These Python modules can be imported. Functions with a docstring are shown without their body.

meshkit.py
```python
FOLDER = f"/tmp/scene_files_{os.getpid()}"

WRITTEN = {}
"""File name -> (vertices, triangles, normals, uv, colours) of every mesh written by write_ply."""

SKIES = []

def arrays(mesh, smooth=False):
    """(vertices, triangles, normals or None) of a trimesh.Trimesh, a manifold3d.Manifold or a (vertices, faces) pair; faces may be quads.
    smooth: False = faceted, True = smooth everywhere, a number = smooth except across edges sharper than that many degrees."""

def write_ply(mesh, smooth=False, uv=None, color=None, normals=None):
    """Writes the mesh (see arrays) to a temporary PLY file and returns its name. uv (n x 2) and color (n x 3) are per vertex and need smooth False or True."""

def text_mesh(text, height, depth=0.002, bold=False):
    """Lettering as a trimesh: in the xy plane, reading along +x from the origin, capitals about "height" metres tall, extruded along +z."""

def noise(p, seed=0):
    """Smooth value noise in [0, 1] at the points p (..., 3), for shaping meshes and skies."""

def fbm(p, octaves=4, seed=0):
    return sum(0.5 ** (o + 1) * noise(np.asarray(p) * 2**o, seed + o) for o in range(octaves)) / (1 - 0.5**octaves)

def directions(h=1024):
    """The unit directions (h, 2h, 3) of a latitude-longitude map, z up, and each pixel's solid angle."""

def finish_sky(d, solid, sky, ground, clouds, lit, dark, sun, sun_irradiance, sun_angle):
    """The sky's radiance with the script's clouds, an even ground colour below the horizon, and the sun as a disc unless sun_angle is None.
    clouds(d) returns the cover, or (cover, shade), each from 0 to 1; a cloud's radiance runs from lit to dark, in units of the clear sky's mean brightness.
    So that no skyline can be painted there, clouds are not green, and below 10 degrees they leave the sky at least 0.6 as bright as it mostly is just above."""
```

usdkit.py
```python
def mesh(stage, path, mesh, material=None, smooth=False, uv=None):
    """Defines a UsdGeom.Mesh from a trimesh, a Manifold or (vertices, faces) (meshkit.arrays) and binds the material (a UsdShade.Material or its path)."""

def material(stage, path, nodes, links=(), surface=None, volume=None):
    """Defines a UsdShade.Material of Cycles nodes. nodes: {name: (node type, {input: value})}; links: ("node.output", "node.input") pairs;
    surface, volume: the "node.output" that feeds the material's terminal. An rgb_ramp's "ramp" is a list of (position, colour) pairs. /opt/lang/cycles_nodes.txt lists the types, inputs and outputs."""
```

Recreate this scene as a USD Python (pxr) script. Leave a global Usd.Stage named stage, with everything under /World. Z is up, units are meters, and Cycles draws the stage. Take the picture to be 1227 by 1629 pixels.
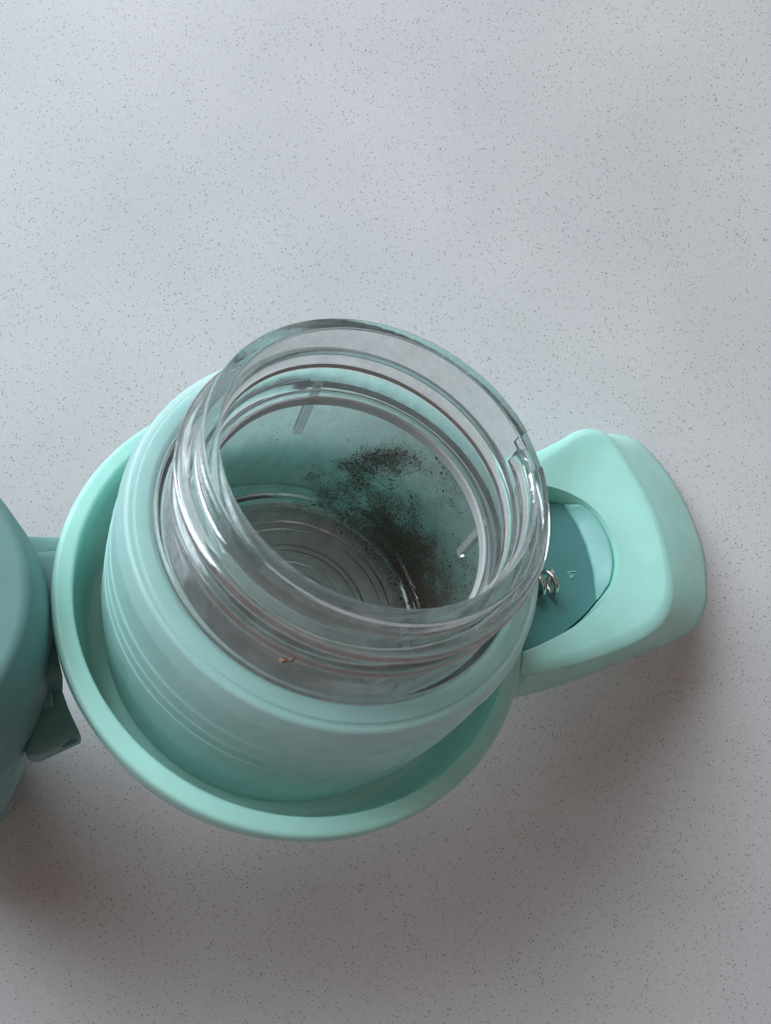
import math, random, numpy as np, trimesh, manifold3d as m3, usdkit, meshkit
from shapely.geometry import Polygon
from pxr import Usd, UsdGeom, UsdLux, UsdShade, Gf, Sdf

stage = Usd.Stage.CreateInMemory()
UsdGeom.SetStageUpAxis(stage, 'Z'); UsdGeom.SetStageMetersPerUnit(stage, 1.0)
UsdGeom.Xform.Define(stage, '/World')
rng = np.random.default_rng(7)
MM = 0.001                                   # shapes below are written in millimetres

# ------------------------------------------------------------------ camera
# the phone looks almost straight down on the counter; the lid itself lies tipped, resting on its handle and its long cup
PITCH, HEIGHT = math.radians(5.0), 239.96
right = np.array([1.0, 0, 0]); fwd = np.array([0, math.sin(PITCH), -math.cos(PITCH)]); up = np.array([0, math.cos(PITCH), math.sin(PITCH)])
def place_camera(h):
    global pos
    pos = np.array([0.0, -h * math.tan(PITCH), h])
place_camera(HEIGHT)
# the tipped lid: own frame (mm, z along its axis, origin under the bowl) -> counter frame (mm)
tilt, roll = 0.652153476, -0.983360604
ax = np.array([math.sin(tilt) * math.cos(roll), math.sin(tilt) * math.sin(roll), -math.cos(tilt)])
e1 = np.array([1.0, 0, 0]); e1 = e1 - ax * (e1 @ ax); e1 /= np.linalg.norm(e1); e2 = np.cross(ax, e1)
view = np.stack([right, -up, fwd], 1)                                   # camera axes (right, down, forward) in the counter frame
LID_R = view @ np.stack([e1, e2, ax], 1)                                # columns: the lid's x, y, z
LID_O = view @ (50.0 * np.array([-0.313791775, 0.297009057, 3.22902388])) + pos - LID_R @ [0, 0, 24.0]
def lid_to_counter(v): return np.asarray(v, float) @ LID_R.T + LID_O

cam = UsdGeom.Camera.Define(stage, '/World/camera')
M = np.eye(4); M[0, :3], M[1, :3], M[2, :3], M[3, :3] = right, up, -fwd, pos * MM
cam.AddTransformOp().Set(Gf.Matrix4d(*M.ravel().tolist()))
cam.CreateHorizontalApertureAttr(36.0); cam.CreateVerticalApertureAttr(36.0 * 1024 / 772)
cam.CreateFocalLengthAttr(36.0 * 1225 / 1227)
cam.CreateClippingRangeAttr(Gf.Vec2f(0.01, 20.0))
cam.CreateFStopAttr(42.0); cam.CreateFocusDistanceAttr(0.175)
cam.CreateExposureAttr(0.10)

# ------------------------------------------------------------------ light: a window beyond the top left of the picture, a dim warm room
def rect_light(name, centre, target, w, h, intensity, color):
    L = UsdLux.RectLight.Define(stage, '/World/' + name)
    c, t = np.array(centre, float), np.array(target, float)
    z = (c - t) / np.linalg.norm(c - t); x = np.cross([0, 0, 1.0], z)
    x = x / np.linalg.norm(x) if np.linalg.norm(x) > 1e-6 else np.array([1.0, 0, 0]); y = np.cross(z, x)
    m = np.eye(4); m[0, :3], m[1, :3], m[2, :3], m[3, :3] = x, y, z, c
    L.AddTransformOp().Set(Gf.Matrix4d(*m.ravel().tolist()))
    L.CreateWidthAttr(w); L.CreateHeightAttr(h); L.CreateIntensityAttr(intensity); L.CreateColorAttr(Gf.Vec3f(*color))
    return L

WIN_AZ, WIN_EL, WIN_D = math.radians(124), math.radians(35), 2.3
wc = WIN_D * np.array([math.cos(WIN_AZ) * math.cos(WIN_EL), math.sin(WIN_AZ) * math.cos(WIN_EL), math.sin(WIN_EL)]); side = np.array([-math.sin(WIN_AZ), math.cos(WIN_AZ), 0])
for k, s in enumerate((-0.545, 0.545)):
    rect_light('window_light' + ('' if k == 0 else '_001'), wc + side * s, [0, 0, 0.03], 1.0, 1.87, 6.5, (0.81, 0.92, 1.0))
rect_light('ceiling_light', [0.3, 0.1, 2.2], [0, 0, 0], 2.4, 2.4, 0.26, (1.0, 0.70, 0.63))
room = UsdLux.DomeLight.Define(stage, '/World/room_ambience')           # light scattered by the walls of the dim room
room.CreateIntensityAttr(0.026); room.CreateColorAttr(Gf.Vec3f(1.0, 0.76, 0.69))

# ------------------------------------------------------------------ materials
def mat(name, nodes, links=(), surface='p.BSDF', volume=None):
    return usdkit.material(stage, '/World/Looks/' + name, nodes, links, surface=surface, volume=volume)

def plastic(name, col, rough=0.42, sss=0.14, radius=(0.6, 1.0, 0.85), scale=0.0018, bump=0.05, bscale=1800.0):
    a = np.array(col)
    return mat(name, {
        'tc': ('texture_coordinate', {}),
        'n': ('noise_texture', {'scale': 90.0, 'detail': 3.0}),
        'r': ('rgb_ramp', {'ramp': [(0.3, tuple(a * 0.95)), (0.7, tuple(np.minimum(a * 1.04, 1)))]}),
        'nb': ('noise_texture', {'scale': bscale, 'detail': 2.0}),
        'b': ('bump', {'strength': bump, 'distance': 0.0003}),
        'nr': ('noise_texture', {'scale': 140.0, 'detail': 4.0}),
        'mr': ('map_range', {'from_min': 0.3, 'from_max': 0.7, 'to_min': rough - 0.08, 'to_max': rough + 0.12}),
        'p': ('principled_bsdf', {'subsurface_weight': sss, 'subsurface_radius': radius, 'subsurface_scale': scale, 'specular_ior_level': 0.45}),
    }, [('tc.object', 'n.vector'), ('tc.object', 'nb.vector'), ('tc.object', 'nr.vector'), ('n.fac', 'r.fac'), ('r.color', 'p.base_color'),
        ('nb.fac', 'b.height'), ('b.normal', 'p.normal'), ('nr.fac', 'mr.value'), ('mr.result', 'p.roughness')])

MINT = plastic('mint_plastic', (0.43, 0.815, 0.715), rough=0.34)
SLEEVE = plastic('translucent_mint_plastic', (0.39, 0.855, 0.755), rough=0.35, sss=0.66, radius=(0.9, 1.0, 0.92), scale=0.0036)
TEAL = plastic('teal_plastic', (0.165, 0.315, 0.305), rough=0.5, sss=0.12, bump=0.12, bscale=2600.0)
BUTTON = plastic('button_plastic', (0.085, 0.235, 0.228), rough=0.4, sss=0.1, bump=0.03)
BUTTON2 = plastic('thumb_plastic', (0.22, 0.50, 0.465), rough=0.38, sss=0.1, bump=0.03)
SMOKE = plastic('smoky_base_plastic', (0.66, 0.72, 0.69), rough=0.5, sss=0.0, bump=0.05)
CLEAR = mat('clear_plastic', {'tc': ('texture_coordinate', {}), 'n': ('noise_texture', {'scale': 120.0, 'detail': 3.0}),
    'b': ('bump', {'strength': 0.06, 'distance': 0.0006}),
    'n2': ('noise_texture', {'scale': 500.0, 'detail': 4.0}), 'mr': ('map_range', {'from_min': 0.45, 'from_max': 0.75, 'to_min': 0.03, 'to_max': 0.16, 'clamp': True}),
    'p': ('principled_bsdf', {'base_color': (0.985, 0.99, 0.99), 'transmission_weight': 1.0, 'ior': 1.49}),
    'hz': ('diffuse_bsdf', {'color': (0.75, 0.78, 0.78)}), 'n3': ('noise_texture', {'scale': 260.0, 'detail': 6.0, 'roughness': 0.65}),
    'mh': ('map_range', {'from_min': 0.4, 'from_max': 0.72, 'to_min': 0.04, 'to_max': 0.15, 'clamp': True}), 'mx': ('mix_closure', {}),
    'ab': ('absorption_volume', {'color': (0.62, 0.78, 0.74), 'density': 32.0})},
    [('tc.object', 'n.vector'), ('n.fac', 'b.height'), ('b.normal', 'p.normal'), ('tc.object', 'n2.vector'), ('n2.fac', 'mr.value'), ('mr.result', 'p.roughness'), ('tc.object', 'n3.vector'), ('n3.fac', 'mh.value'), ('mh.result', 'mx.fac'), ('p.BSDF', 'mx.closure1'), ('hz.BSDF', 'mx.closure2')], surface='mx.closure', volume='ab.volume')
TAB = mat('tab_plastic', {'p': ('principled_bsdf', {'base_color': (0.97, 0.98, 0.98), 'transmission_weight': 1.0, 'ior': 1.49, 'roughness': 0.12}), 'hz': ('diffuse_bsdf', {'color': (0.85, 0.86, 0.86)}), 'mx': ('mix_closure', {'fac': 0.2})}, [('p.BSDF', 'mx.closure1'), ('hz.BSDF', 'mx.closure2')], surface='mx.closure')
FROST = mat('frosted_plastic', {'p': ('principled_bsdf', {'base_color': (0.80, 0.79, 0.79), 'roughness': 0.45, 'transmission_weight': 0.45, 'ior': 1.45})})
STEEL = mat('spring_steel', {'p': ('principled_bsdf', {'base_color': (0.72, 0.66, 0.60), 'metallic': 1.0, 'roughness': 0.16})})
DARK = mat('dark_gap', {'p': ('principled_bsdf', {'base_color': (0.02, 0.03, 0.03), 'roughness': 0.7})})
FILM = mat('residue_film', {'at': ('attribute', {'attribute': 'thickness'}), 'tc': ('texture_coordinate', {}), 'n': ('noise_texture', {'scale': 420.0, 'detail': 7.0, 'roughness': 0.7}),
    'n2': ('noise_texture', {'scale': 2600.0, 'detail': 3.0, 'roughness': 0.7}), 'a': ('math', {'math_type': 'multiply_add', 'value2': 1.5, 'value3': -0.75}), 'a2': ('math', {'math_type': 'multiply_add', 'value2': 0.9, 'value3': -0.45}),
    's': ('math', {'math_type': 'add'}), 'g': ('math', {'math_type': 'multiply'}), 'gain': ('math', {'math_type': 'multiply', 'value2': 0.82, 'use_clamp': True}),
    'w': ('math', {'math_type': 'add', 'value2': 0.55}),
    'r': ('rgb_ramp', {'ramp': [(0.35, (0.115, 0.092, 0.076)), (0.65, (0.24, 0.20, 0.165))]}), 'd': ('diffuse_bsdf', {}), 't': ('transparent_bsdf', {}), 'm': ('mix_closure', {})},
    [('tc.object', 'n.vector'), ('tc.object', 'n2.vector'), ('n.fac', 'a.value1'), ('n2.fac', 'a2.value1'), ('a.value', 's.value1'), ('a2.value', 's.value2'), ('s.value', 'w.value1'),
     ('at.fac', 'g.value1'), ('w.value', 'g.value2'), ('g.value', 'gain.value1'), ('n2.fac', 'r.fac'), ('r.color', 'd.color'), ('gain.value', 'm.fac'), ('t.BSDF', 'm.closure1'), ('d.BSDF', 'm.closure2')], surface='m.closure')
GRAIN = mat('residue_brown', {'g': ('geometry', {}), 'r': ('rgb_ramp', {'ramp': [(0.0, (0.16, 0.125, 0.10)), (0.4, (0.29, 0.235, 0.195)), (0.8, (0.48, 0.41, 0.345)), (1.0, (0.62, 0.55, 0.47))]}),
    'p': ('principled_bsdf', {'roughness': 0.85, 'specular_ior_level': 0.2})}, [('g.random_per_island', 'r.fac'), ('r.color', 'p.base_color')])
CRUMB = mat('crumb_orange', {'tc': ('texture_coordinate', {}), 'n': ('noise_texture', {'scale': 1500.0}), 'r': ('rgb_ramp', {'ramp': [(0.35, (0.16, 0.06, 0.03)), (0.65, (0.42, 0.28, 0.17))]}),
    'p': ('principled_bsdf', {'roughness': 0.8})}, [('tc.object', 'n.vector'), ('n.fac', 'r.fac'), ('r.color', 'p.base_color')])

# counter: pale laminate with fine dark and a few white flecks
COUNTER = mat('speckled_laminate', {
    'tc': ('texture_coordinate', {}),
    'n0': ('noise_texture', {'scale': 14.0, 'detail': 2.0}),
    'base': ('rgb_ramp', {'ramp': [(0.35, (0.60, 0.60, 0.605)), (0.65, (0.66, 0.655, 0.655))]}),
    'nd': ('noise_texture', {'scale': 2200.0, 'detail': 1.0}),
    'wob': ('vector_math', {'math_type': 'scale', 'scale': 0.0005}),
    'vadd': ('vector_math', {'math_type': 'add'}),
    'v1': ('voronoi_texture', {'feature': 'f1', 'scale': 1600.0, 'randomness': 1.0}),
    's1': ('separate_color', {}), 'pw': ('math', {'math_type': 'power', 'value2': 2.8}),
    't1': ('math', {'math_type': 'multiply', 'value2': 0.45}),
    'c1': ('math', {'math_type': 'subtract'}),
    'm1': ('map_range', {'from_min': -0.02, 'from_max': 0.05, 'to_min': 0.0, 'to_max': 0.64, 'clamp': True}),
    'mix1': ('mix_color', {'b': (0.13, 0.112, 0.104)}),
    'v2': ('voronoi_texture', {'feature': 'f1', 'scale': 1500.0, 'randomness': 1.0}),
    's2': ('separate_color', {}), 'pw2': ('math', {'math_type': 'power', 'value2': 8.0}),
    't2': ('math', {'math_type': 'multiply', 'value2': 0.30}), 'c2': ('math', {'math_type': 'subtract'}),
    'm2': ('map_range', {'from_min': 0.0, 'from_max': 0.1, 'to_min': 0.0, 'to_max': 0.6, 'clamp': True}),
    'mix2': ('mix_color', {'b': (0.84, 0.84, 0.84)}),
    'b': ('bump', {'strength': 0.05, 'distance': 0.0004}),
    'p': ('principled_bsdf', {'roughness': 0.5, 'specular_ior_level': 0.35}),
}, [('tc.object', 'n0.vector'), ('n0.fac', 'base.fac'), ('tc.object', 'nd.vector'), ('nd.color', 'wob.vector1'), ('wob.vector', 'vadd.vector1'), ('tc.object', 'vadd.vector2'),
    ('vadd.vector', 'v1.vector'), ('v1.color', 's1.color'), ('s1.r', 'pw.value1'), ('pw.value', 't1.value1'), ('t1.value', 'c1.value1'), ('v1.distance', 'c1.value2'), ('c1.value', 'm1.value'),
    ('vadd.vector', 'v2.vector'), ('v2.color', 's2.color'), ('s2.g', 'pw2.value1'), ('pw2.value', 't2.value1'), ('t2.value', 'c2.value1'), ('v2.distance', 'c2.value2'), ('c2.value', 'm2.value'),
    ('base.color', 'mix1.a'), ('m1.result', 'mix1.fac'), ('mix1.result', 'mix2.a'), ('m2.result', 'mix2.fac'), ('mix2.result', 'p.base_color'),
    ('nd.fac', 'b.height'), ('b.normal', 'p.normal')])

# ------------------------------------------------------------------ helpers
taken = {}
def path_for(name, parent):
    base = (parent or '/World') + '/' + name
    n = taken.get(base, -1) + 1; taken[base] = n
    return base if n == 0 else f'{base}_{n:03d}'
def obj(name, mesh, material, parent=None, smooth=35, scale=MM):
    p = path_for(name, parent)
    v, f, _ = meshkit.arrays(mesh, False)
    usdkit.mesh(stage, p, trimesh.Trimesh(v * scale, f, process=False) if smooth is not True else (v * scale, f), material, smooth=smooth)
    return p
def tag(p, label=None, category=None, group=None, kind=None):
    prim = stage.GetPrimAtPath(p)
    for k, v in (('label', label), ('category', category), ('group', group), ('kind', kind)):
        if v: prim.SetCustomDataByKey(k, v)
    return p
LIDM = np.eye(4); LIDM[:3, :3] = LID_R.T; LIDM[3, :3] = LID_O * MM
def tip(p): UsdGeom.Xformable(stage.GetPrimAtPath(p)).AddTransformOp().Set(Gf.Matrix4d(*LIDM.ravel().tolist())); return p
def thing(name):
    p = path_for(name, None); UsdGeom.Xform.Define(stage, p); return tip(p)
def fillet(P, radii, n=6):
    """Round the corners of a closed (r, z) polyline."""
    P = np.array(P, float); out = []
    for i in range(len(P)):
        a, b, c = P[i - 1], P[i], P[(i + 1) % len(P)]; r = radii[i]
        if r <= 0: out.append(b); continue
        u, w = (a - b) / np.linalg.norm(a - b), (c - b) / np.linalg.norm(c - b)
        ang = math.acos(np.clip(u @ w, -1, 1)); d = min(r / math.tan(ang / 2), 0.48 * np.linalg.norm(a - b), 0.48 * np.linalg.norm(c - b))
        p, q = b + u * d, b + w * d
        for t in np.linspace(0, 1, n + 1): out.append((1 - t) ** 2 * p + 2 * t * (1 - t) * b + t * t * q)
    return np.array(out)
def ring_mesh(P, n=256):
    """Revolve a closed counter-clockwise (r, z) profile; r = 0 points are allowed."""
    return m3.Manifold.revolve(m3.CrossSection([np.asarray(P, float)]), n)
def prism(poly, z0, z1):
    return m3.Manifold.extrude(m3.CrossSection([np.asarray(poly, float)]), z1 - z0).translate([0, 0, z0])
AX = math.radians(17); CA, SA = math.cos(AX), math.sin(AX)
def to_world(m): return m.rotate([0, 0, 17.0])          # handle frame (u along the handle) to world

def smooth_closed(P, n, it=2):
    """Even resampling of a closed outline with corners softened (Chaikin)."""
    P = np.array(P, float)
    for _ in range(it):
        Q = np.roll(P, -1, 0); P = np.stack([0.75 * P + 0.25 * Q, 0.25 * P + 0.75 * Q], 1).reshape(-1, 2)
    return P
def radial(P, c, ang):
    """Radius of outline P seen from c at the given angles (star-shaped outlines)."""
    P = np.asarray(P, float); Q = np.roll(P, -1, 0); P = np.concatenate([P + (Q - P) * t for t in np.linspace(0, 1, 24)[:-1]])
    d = P - c; a = np.arctan2(d[:, 1], d[:, 0]); r = np.hypot(d[:, 0], d[:, 1]); o = np.argsort(a)
    a, r = a[o], r[o]
    return np.interp(ang, np.r_[a[-1] - 2 * np.pi, a, a[0] + 2 * np.pi], np.r_[r[-1], r, r[0]])
def loft(rings):
    """Rings of (n, 3) points, bottom to top, counter-clockwise from above, closed by fans."""
    n = len(rings[0]); v = np.vstack(rings + [rings[0].mean(0)[None], rings[-1].mean(0)[None]]); f = []
    i = np.arange(n); j = (i + 1) % n
    for k in range(len(rings) - 1):
        a, b = k * n, (k + 1) * n
        f += [np.c_[a + i, a + j, b + j], np.c_[a + i, b + j, b + i]]
    c0, c1 = len(v) - 2, len(v) - 1; t = (len(rings) - 1) * n
    f += [np.c_[np.full(n, c0), j, i], np.c_[np.full(n, c1), t + i, t + j]]
    return v, np.vstack(f)
def manifold(v, f): return m3.Manifold(m3.Mesh(np.asarray(v, np.float32), np.asarray(f, np.uint32)))
def tube_path(P, r, sides=10):
    P = np.asarray(P, float); t = np.gradient(P, axis=0); t /= np.linalg.norm(t, axis=1, keepdims=True)
    a = np.cross(t, [0.0, 0.31, 0.95]); a /= np.linalg.norm(a, axis=1, keepdims=True); b = np.cross(t, a)
    an = np.arange(sides) * 2 * np.pi / sides
    return loft([p + r * (np.cos(an)[:, None] * x + np.sin(an)[:, None] * y) for p, x, y in zip(P, a, b)])

# ------------------------------------------------------------------ countertop
g = 1.6
cp = obj('countertop', ([[-g, -g, 0], [g, -g, 0], [g, g, 0], [-g, g, 0], [-g, -g, -0.03], [g, -g, -0.03], [g, g, -0.03], [-g, g, -0.03]],
    [[0, 1, 2, 3], [4, 7, 6, 5], [0, 4, 5, 1], [1, 5, 6, 2], [2, 6, 7, 3], [3, 7, 4, 0]]), COUNTER, smooth=False, scale=1.0)
tag(cp, 'pale grey laminate countertop with fine dark speckles under everything', 'countertop', kind='structure')

# ------------------------------------------------------------------ bottle lid
lid = thing('bottle_lid')
tag(lid, 'mint green plastic lid lying open with carry handle, inner sleeve and hinged cup', 'bottle lid')
bowl_p = [(31.5, 1), (36, 1.0), (44.6, 5.0), (48.8, 14), (50, 20.5), (50, 24), (46.2, 24), (46.0, 15), (42.6, 4.0), (31.5, 4.0)]
bowl = ring_mesh(fillet(bowl_p, [0.4, 2, 5, 6, 3, 1.3, 0.9, 4, 2, 0.4]))
obj('bowl', bowl, MINT, lid)
sl = [(37.6, 4.05), (40.0, 4.05), (41.1, 20), (41.0, 30.0), (40.75, 30.35), (40.8, 30.9), (40.85, 34.0), (40.6, 34.4), (40.6, 35.0), (40.6, 38.5), (40.25, 39.0), (40.25, 39.8), (40.0, 47.0), (38.9, 50.6),
      (38.2, 50.9), (37.9, 50.45), (37.5, 50.45), (37.2, 50.9), (35.0, 50.95), (34.2, 50.4), (34.2, 49.2), (37.6, 47.6)]
sleeve = ring_mesh(fillet(sl, [0, .5, 2, .25, .15, .25, .25, .15, .25, .3, .3, .4, 2.2, 1.2, .25, .1, .1, .25, 0.8, .5, .4, 1.0], 5))
obj('sleeve', sleeve, SLEEVE, lid)

base_disc = ring_mesh([(0, 3.0), (31.3, 3.0), (31.3, 5.6), (0, 5.6)], 128)
obj('base_disc', base_disc, SMOKE, lid)

# carry handle: lofted between its ridge outline and its wide lower outline, in the (u, v) frame
ridge = [(40, 24), (60, 26.0), (71.4, 29.5), (81.9, 33.5), (87.4, 36.1), (93.2, 37.0), (97.7, 35.5), (99.8, 31.5), (101.1, 24.0), (102.5, 14.1), (101.5, 3.1), (98.5, -6.6), (95.1, -14.6), (89.1, -20.4), (82.3, -23.7), (71.4, -25.9), (59.8, -27.1), (49.1, -27.6), (40, -28.0)]
wide = [(40, 26), (62, 29.0), (85, 36.5), (103, 42.8), (113.2, 42.9), (120.8, 40.5), (123.4, 36.8), (126.6, 29.1), (128.0, 19.6), (127.3, 8.7), (125.1, -1.0), (119.4, -11.6), (115.1, -17.2), (108.9, -21.2), (100.7, -23.8), (83.6, -25.6), (70.6, -27.9), (58.8, -29.0), (47.9, -29.3), (40, -29.4)]
hc = np.array([72.0, 4.0]); ang = np.linspace(-np.pi, np.pi, 361)[:-1]
rr, rw = radial(smooth_closed(ridge, 0), hc, ang), radial(smooth_closed(wide, 0), hc, ang)
def hring(r, z):
    z = np.broadcast_to(z, r.shape); return np.c_[hc[0] + r * np.cos(ang), hc[1] + r * np.sin(ang), z]
rings = [hring(rw - 3.2, 7.2), hring(rw - 1.2, 7.9), hring(rw - 0.25, 9.6), hring(rw, 12.0)]
for t in np.linspace(0.12, 0.86, 7): rings.append(hring(rw + (rr - rw) * t + 0.9 * math.sin(math.pi * t), 12 + 12 * t - 0.3 * t))
for t in np.linspace(0, 1, 6)[0:]:
    rings.append(hring(rr + 0.4 - 3.6 * t ** 1.3, 23.15 + 0.95 * math.sin(t * math.pi / 2)))
for t in np.linspace(0.12, 1, 8): rings.append(hring((rr - 3.2) * (1 - 0.85 * t), 24.1 - 2.0 * math.sin(min(t * 1.25, 1) * math.pi / 2)))
handle = manifold(*loft(rings))
Dp = [(30, -23.4), (45.0, -22.6), (50.2, -21.2), (57.7, -19.6), (65.9, -17.1), (73.7, -12.7), (80.3, -7.0), (84.1, -2.2), (85.7, 3.0), (84.8, 8.7), (82.0, 14.0), (77.9, 17.3), (72.0, 18.9), (60, 19.6), (30, 19.6)]
from scipy.interpolate import splprep, splev
tck, _ = splprep(np.array(Dp[1:-1]).T, s=2.5); Dp = np.array([Dp[0]] + list(np.array(splev(np.linspace(0, 1, 90), tck)).T) + [Dp[-1]])
def plate_z(u): return 12.0 + (np.asarray(u) - 50) * 0.2
handle = handle - prism(Dp, 9.0, 40) - m3.Manifold.cylinder(60, 50.02, 50.02, 256).translate([0, 0, -5])
obj('carry_handle', to_world(handle), MINT, lid, smooth=40)

# button: sloping floor plate and a paler thumb piece rising at the far end of the recess
rot = np.array([[CA, -SA, 0], [SA, CA, 0], [0, 0, 1]])
def uvw(P): return np.asarray(P, float) @ rot.T
Dsh = Polygon(Dp).buffer(-0.5)
cyl = Polygon([(50.1 * math.cos(a), 50.1 * math.sin(a)) for a in np.linspace(0, 2 * np.pi, 200)])
fl = Dsh.difference(cyl); fl = max(getattr(fl, 'geoms', [fl]), key=lambda q: q.area)
fc = np.array(fl.exterior.coords)[:-1]; fc = fc if fl.exterior.is_ccw else fc[::-1]
def bend(p): p = np.array(p); p[:, 2] = np.where(p[:, 2] > 10, plate_z(p[:, 0]), p[:, 2]); return p
plate = m3.Manifold.warp_batch(prism(fc, 9.05, 20), bend)
obj('button_plate', to_world(plate), BUTTON, lid)
Din = np.array(Polygon(Dp).buffer(-0.4).exterior.coords)
right_side = Din[Din[:, 0] > 62]; right_side = right_side[np.argsort(right_side[:, 1])]
left_edge = np.array([(-30, 72), (-12.5, 75.2), (-3.5, 78.1), (3.4, 79.2), (10.1, 79.2), (19.0, 77.6), (40, 74)])
vs = np.linspace(-16, 18.9, 160)
uR = np.interp(vs, right_side[:, 1], right_side[:, 0]); uL = np.interp(vs, left_edge[:, 0], left_edge[:, 1])
ok = uR - uL > 0.05; vs, uR, uL = vs[ok], uR[ok], uL[ok]
T = np.linspace(0, 1, 18); top = []
wmax = (uR - uL).max()
for v_, a_, b_ in zip(vs, uL, uR):
    d = (b_ - a_) * T; e = (b_ - a_) - d
    top.append(np.c_[a_ + d, np.full(len(T), v_), plate_z(a_) + 0.15 + 3.7 * T ** 0.8 * min(1, (b_ - a_) / 2.5) - 0.9 * np.clip(1 - e / 0.9, 0, 1) ** 2 * min(1, (b_ - a_) / 3)])
top = np.array(top); nv, nt = top.shape[:2]; V = np.vstack([top.reshape(-1, 3), (top * [1, 1, 0] + [0, 0, 9.3]).reshape(-1, 3)])
F = []; o = nv * nt
for a in range(nv - 1):
    for b in range(nt - 1):
        p, q, r_, s_ = a * nt + b, a * nt + b + 1, (a + 1) * nt + b + 1, (a + 1) * nt + b
        F += [[p, q, r_], [p, r_, s_], [o + p, o + r_, o + q], [o + p, o + s_, o + r_]]
edge = [b for b in range(nt)] + [a * nt + nt - 1 for a in range(1, nv)] + [(nv - 1) * nt + b for b in range(nt - 2, -1, -1)] + [a * nt for a in range(nv - 2, 0, -1)]
for p, q in zip(edge, edge[1:] + edge[:1]): F += [[p, o + p, o + q], [p, o + q, q]]
obj('button', (uvw(V), F), BUTTON2, lid, smooth=50)

# embossed mould number on the plate
num = meshkit.text_mesh('4', 2.9, 0.22)
nv_ = np.array(num.vertices); nv_[:, :2] -= nv_[:, :2].mean(0)
upd = np.array([0.921, 0.390]); rgt = np.array([upd[1], -upd[0]])
nv_[:, :2] = nv_[:, :1] * rgt + nv_[:, 1:2] * upd + [72.4, -2.8]; nv_[:, 2] += plate_z(nv_[:, 0]) - 0.03
tag(obj('mould_number', (uvw(nv_), num.faces), BUTTON2, lid, smooth=False), 'small raised number 4')

# steel spring over a peg, coming out of the bowl wall
t = np.linspace(0, 4.0 * 2 * np.pi, 300)
sp = np.c_[50.5 + 15.3 * (t / t[-1]), -5.0 + 2.9 * np.cos(t), 17.8 + 2.9 * np.sin(t)]
obj('spring', (lambda m: (uvw(m[0]), m[1]))(tube_path(sp, 0.62)), STEEL, lid)
an = np.linspace(0, 2 * np.pi, 33)[:-1]
peg = loft([np.c_[np.full(32, u), -5.0 + r * np.cos(an), 17.6 + r * np.sin(an)] for u, r in ((49.9, 2.1), (60.6, 2.1), (61.3, 1.9), (61.6, 1.4))])
obj('spring_peg', (uvw(peg[0]), peg[1]), BUTTON, lid)

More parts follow.
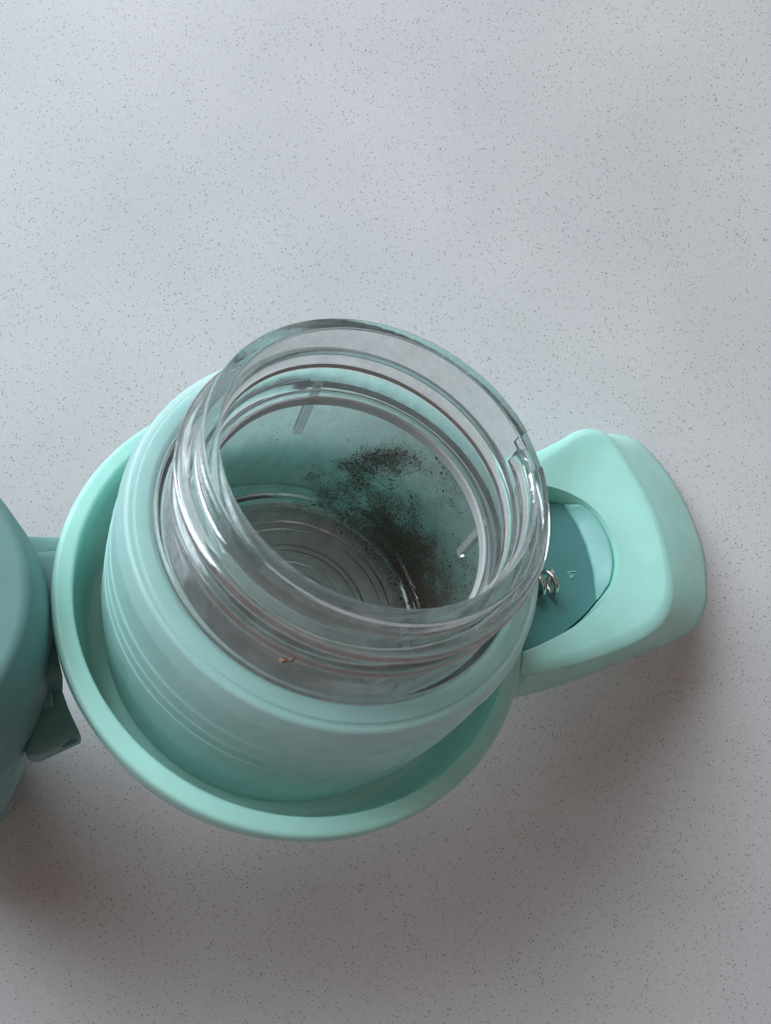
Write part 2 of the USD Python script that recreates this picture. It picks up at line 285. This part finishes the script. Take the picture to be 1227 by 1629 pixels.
# hinge arms, pin and the flip cap on the other side
def rounded_block(P, z0, z1, r=2.2, n=10):
    pol = Polygon(P); out = []
    for t in np.linspace(0, np.pi / 2, n // 2 + 1): out.append((r * (1 - math.sin(t)), z0 + r * (1 - math.cos(t))))
    for t in np.linspace(0, np.pi / 2, n // 2 + 1): out.append((r * (1 - math.cos(t)), z1 - r * (1 - math.sin(t))))
    cs = np.array(pol.buffer(-r).buffer(r, quad_segs=8).exterior.coords)[:-1]; c = cs.mean(0)
    a = np.linspace(-np.pi, np.pi, 121)[:-1]
    rr_ = radial(cs, c, a)
    return loft([np.c_[c[0] + (rr_ - e) * np.cos(a), c[1] + (rr_ - e) * np.sin(a), np.full(120, z)] for e, z in out])
def arm(P, z0, z1, hole=None):
    m = manifold(*rounded_block(P, z0, z1))
    m = m - m3.Manifold.cylinder(60, 49.6, 49.6, 200).translate([0, 0, -5])
    if hole: m = m - m3.Manifold.cylinder(6, 1.5, 1.5, 32).rotate([90, 0, 0]).translate([hole[0], hole[1] + 3, hole[2]])
    return m
obj('hinge_arm', to_world(arm([(-42, 17.5), (-42, 22.6), (-55, 24.0), (-55, 17.5)], 4, 12)), TEAL, lid)
obj('hinge_arm', to_world(arm([(-38, -6.0), (-38, -16.2), (-46, -17.6), (-56, -20.4), (-58, -6.0)], -3, 5, (-48.4, -17.6, 2.4))), TEAL, lid)
obj('hinge_barrel', to_world(arm([(-44, -8.5), (-44, 18.5), (-55.5, 18.5), (-55.5, -8.5)], 0, 15)), TEAL, lid)
pin = m3.Manifold.cylinder(32, 1.6, 1.6, 32).rotate([90, 0, 0]).translate([-52.4, 20, 7.5])
obj('hinge_pin', to_world(pin), TEAL, lid)
capc = np.array([-87.5, 3.6])
base = lid_to_counter(uvw(np.c_[capc[0] + 27 * np.cos(an), capc[1] + 27 * np.sin(an), np.zeros(32)]))[:, 2].min()
cup_bottom = -(base - 0.6) / LID_R[2, 2]                                # its foot reaches the counter
cap_pr = [(0, cup_bottom), (27.0, cup_bottom), (35.6, -22), (38.2, 9), (37.4, 22), (34.5, 34), (0, 35.2)]
cap = ring_mesh(fillet(cap_pr, [0, 2.5, 20, 4, 8, 2.5, 0], 8), 200).translate([capc[0], capc[1], 0])
tag(obj('hinged_cup', to_world(cap), TEAL, lid), 'matte darker teal round cup hinged to the bowl')

# ------------------------------------------------------------------ clear jar
jar = thing('clear_jar')
tag(jar, 'clear plastic threaded jar standing in the mint sleeve, dirty inside', 'jar')
outer = [(0, 6.2), (29.3, 6.2), (31.2, 7.6), (34.35, 49.6), (33.9, 50.7), (31.0, 51.1), (29.5, 52.4), (29.35, 71.0), (29.15, 71.6), (26.9, 71.6), (26.7, 71.3), (26.9, 53.2), (27.15, 51.4), (28.6, 50.0), (32.6, 49.0), (33.1, 47.4), (30.2, 12.0), (29.0, 9.0),
         (28.1, 8.6), (27.9, 8.0), (26.35, 8.0), (26.20, 8.8), (23.80, 8.8), (23.65, 8.0), (22.95, 8.0), (22.80, 8.5), (21.80, 8.5), (21.65, 8.0), (19.45, 8.0), (19.30, 8.7), (17.50, 8.7), (17.35, 8.0), (16.95, 8.0), (16.80, 8.45), (16.00, 8.45), (15.85, 8.0), (13.95, 8.0), (13.80, 8.4), (13.00, 8.4), (12.85, 8.0), (11.85, 8.0), (11.70, 8.6), (10.30, 8.6), (10.15, 8.0), (8.70, 8.0), (8.55, 8.4), (7.85, 8.4), (7.70, 8.0), (6.05, 8.0), (5.90, 8.5), (4.90, 8.5), (4.75, 8.0), (0, 8.0)]
rad = [0, 1.0, 1.0, 1.0, 0.8, 1.2, 1.0, .5, .4, .4, .4, .6, .6, .8, 1.2, 1.5, 3, 1.2] + [0.12] * (len(outer) - 19) + [0]
body = ring_mesh(fillet(outer, rad, 4), 256)
# helical thread, blunt at both ends
turns, a0, z_start = 1.75, math.radians(21), 66.4
A = np.linspace(0, turns * 2 * np.pi, 340); prof = np.array([(-0.9, -2.3)] + [(3.1 * math.cos(q) ** 0.8, 1.9 * math.sin(q)) for q in np.linspace(-1.5, 1.5, 13)] + [(-0.9, 2.3)])
R_ = []
for t_ in A:
    k = min(1.0, 0.6 + 6 * t_, 0.12 + 1.1 * (A[-1] - t_)); c_, s_ = math.cos(a0 - t_), math.sin(a0 - t_); z_ = z_start - 6.6 * t_ / (2 * np.pi)
    R_.append(np.array([((29.3 + (p if p < 0 else p * k)) * c_, (29.3 + (p if p < 0 else p * k)) * s_, z_ + q) for p, q in prof]))
tv, tf = loft(R_)
th_m = manifold(tv, tf)
if th_m.volume() < 0: th_m = manifold(tv, tf[:, ::-1])
body = body + th_m
chip = m3.Manifold.revolve(m3.CrossSection([np.array([(28.75, 68.6), (33, 68.6), (33, 73), (28.75, 73)])]), 200, 15.0).rotate([0, 0, 9.0])
body = body - chip
obj('body', body, CLEAR, jar, smooth=32)
tag(obj('shoulder_ring', ring_mesh(fillet([(26.2, 50.4), (26.85, 50.4), (26.85, 52.6), (26.2, 52.6)], [.25] * 4, 4), 256), FROST, jar), 'whitish frosted ring inside the neck')
def rib(az, z0, z1, w=0.85):
    pts = [(r, y, z) for z, r0, r1 in ((z0, 27.1, 27.7), (z0 + 0.6, 26.9, 28.2), (z1 - 0.6, 26.9, 28.2), (z1, 27.1, 27.7)) for r in (r0, r1) for y in (-w, w)]
    return m3.Manifold.hull_points([list(p) for p in pts]).rotate([0, 0, az])
for az in (108, 8, -72):
    obj('rib', rib(az, 39.5, 56.5 if az == 108 else 53.0), TAB, jar, smooth=False)

# ------------------------------------------------------------------ dirt in the jar
def wall_r(z): return np.interp(z, [8, 9, 12, 45.5, 47.4, 50, 51.6, 71], [28.4, 29.0, 30.2, 33.0, 32.9, 28.6, 27.15, 26.9])
def density(az, z):
    """How much residue sticks to the wall at azimuth az (degrees) and height z."""
    x, y = (az - 36) / 52, (z - 11) / 23
    core = np.exp(-(x ** 2) * 1.3 - np.clip(y, 0, None) ** 2 * 1.7)
    tail = 0.75 * np.exp(-(((az - 64 - (z - 34) * -1.0) / 11) ** 2) - ((z - 33) / 8) ** 2)
    ear = 0.45 * np.exp(-(((az - 38) / 15) ** 2) - ((z - 44) / 4.0) ** 2) + 0.35 * np.exp(-(((az + 6) / 14) ** 2) - ((z - 24) / 12) ** 2)
    p = np.stack([az / 9.0, z / 4.2, np.zeros_like(z)], -1)
    n = meshkit.fbm(p, 4, 3)
    return np.clip((core + tail + ear) * 1.35 - 1.15 * (1 - n) + 0.28, 0, 1) ** 1.2
def soft(az, z):
    return np.clip(density(az, z) * 1.0 + 0.10 * np.exp(-((az - 30) / 50) ** 2 - (np.clip(z - 12, 0, None) / 22) ** 2), 0, 1)
N = 800000
az = rng.uniform(-60, 125, N); zz = 8.3 + 42 * rng.random(N) ** 1.15
keep = rng.random(N) < np.clip(density(az, zz), 0, 1) ** 1.2 * 0.42 + 0.0018
az, zz = az[keep], zz[keep]; n = len(az)
rad_ = wall_r(zz) - 0.05; a_ = np.radians(az)
C = np.c_[rad_ * np.cos(a_), rad_ * np.sin(a_), zz]
# grit lying on the floor near the patch and along the ledge under the neck
N2 = 2600; a2 = np.radians(rng.normal(35, 32, N2)); r2 = 27.9 - np.abs(rng.normal(0, 1.6, N2)) ** 1.2
C = np.vstack([C, np.c_[r2 * np.cos(a2), r2 * np.sin(a2), np.full(N2, 8.8)]])
N3 = 260; a3 = np.radians(rng.normal(38, 13, N3)); z3 = rng.normal(50.6, .7, N3); r3 = wall_r(z3) - .05
C = np.vstack([C, np.c_[r3 * np.cos(a3), r3 * np.sin(a3), z3]])
n = len(C); tet = np.array([[1, 1, 1], [1, -1, -1], [-1, 1, -1], [-1, -1, 1]]) / 1.7; tf4 = np.array([[0, 1, 2], [0, 3, 1], [0, 2, 3], [1, 3, 2]])
size = np.clip(rng.lognormal(-2.5, 0.5, n), 0.04, 0.45)
V4 = C[:, None, :] + size[:, None, None] * (tet[None] + rng.normal(0, .35, (n, 4, 3)))
F4 = (np.arange(n)[:, None, None] * 4 + tf4[None]).reshape(-1, 3)
resid = thing('coffee_residue')
tag(resid, 'dark grey brown powdery residue smeared on the inside wall of the clear jar', 'residue', kind='stuff')
obj('grains', (V4.reshape(-1, 3), F4), GRAIN, resid, smooth=False)
GA, GZ = np.meshgrid(np.linspace(-58, 122, 181), np.linspace(8.9, 48.5, 81), indexing='ij')
fr = wall_r(GZ) - 0.03; fv = np.stack([fr * np.cos(np.radians(GA)), fr * np.sin(np.radians(GA)), GZ], -1).reshape(-1, 3)
gi, gj = np.meshgrid(np.arange(180), np.arange(80), indexing='ij'); q = (gi * 81 + gj).ravel()
ff = np.vstack([np.c_[q, q + 1, q + 82], np.c_[q, q + 82, q + 81]])
fp = obj('film', (fv, ff), FILM, resid, smooth=True)
edge = np.clip((GA + 58) / 12, 0, 1) * np.clip((122 - GA) / 12, 0, 1) * np.clip((48.5 - GZ) / 4, 0, 1)
UsdGeom.PrimvarsAPI(stage.GetPrimAtPath(fp)).CreatePrimvar('thickness', Sdf.ValueTypeNames.FloatArray, 'vertex').Set((soft(GA, GZ) * edge).ravel().astype(np.float32).tolist())
print('grains', n)

def crumb(centre, r, seed, label):
    m = trimesh.creation.icosphere(2, 1.0); v = np.array(m.vertices)
    v = v * (0.15 + 1.7 * meshkit.fbm(v * 1.5 + seed, 3, seed))[:, None] * np.array(r) + centre
    tag(tip(obj('crumb', (v, m.faces), CRUMB, smooth=60)), label, 'crumb')
crumb([-11.6, -31.2, 58.0], [.55, .4, .55], 5, 'orange brown crumb stuck outside the clear jar on the near thread')
crumb([-10.5, -31.4, 59.0], [.38, .28, .36], 23, 'small pale crumb just above the orange brown one outside the clear jar')
crumb([21.0, 16.5, 51.2], [.42, .38, .4], 11, 'tiny orange crumb inside the clear jar on the ledge beside the dark residue')

lo = min(lid_to_counter(uvw(meshkit.arrays(handle)[0]))[:, 2]); print('handle lowest (mm)', lo, 'cup bottom', cup_bottom)
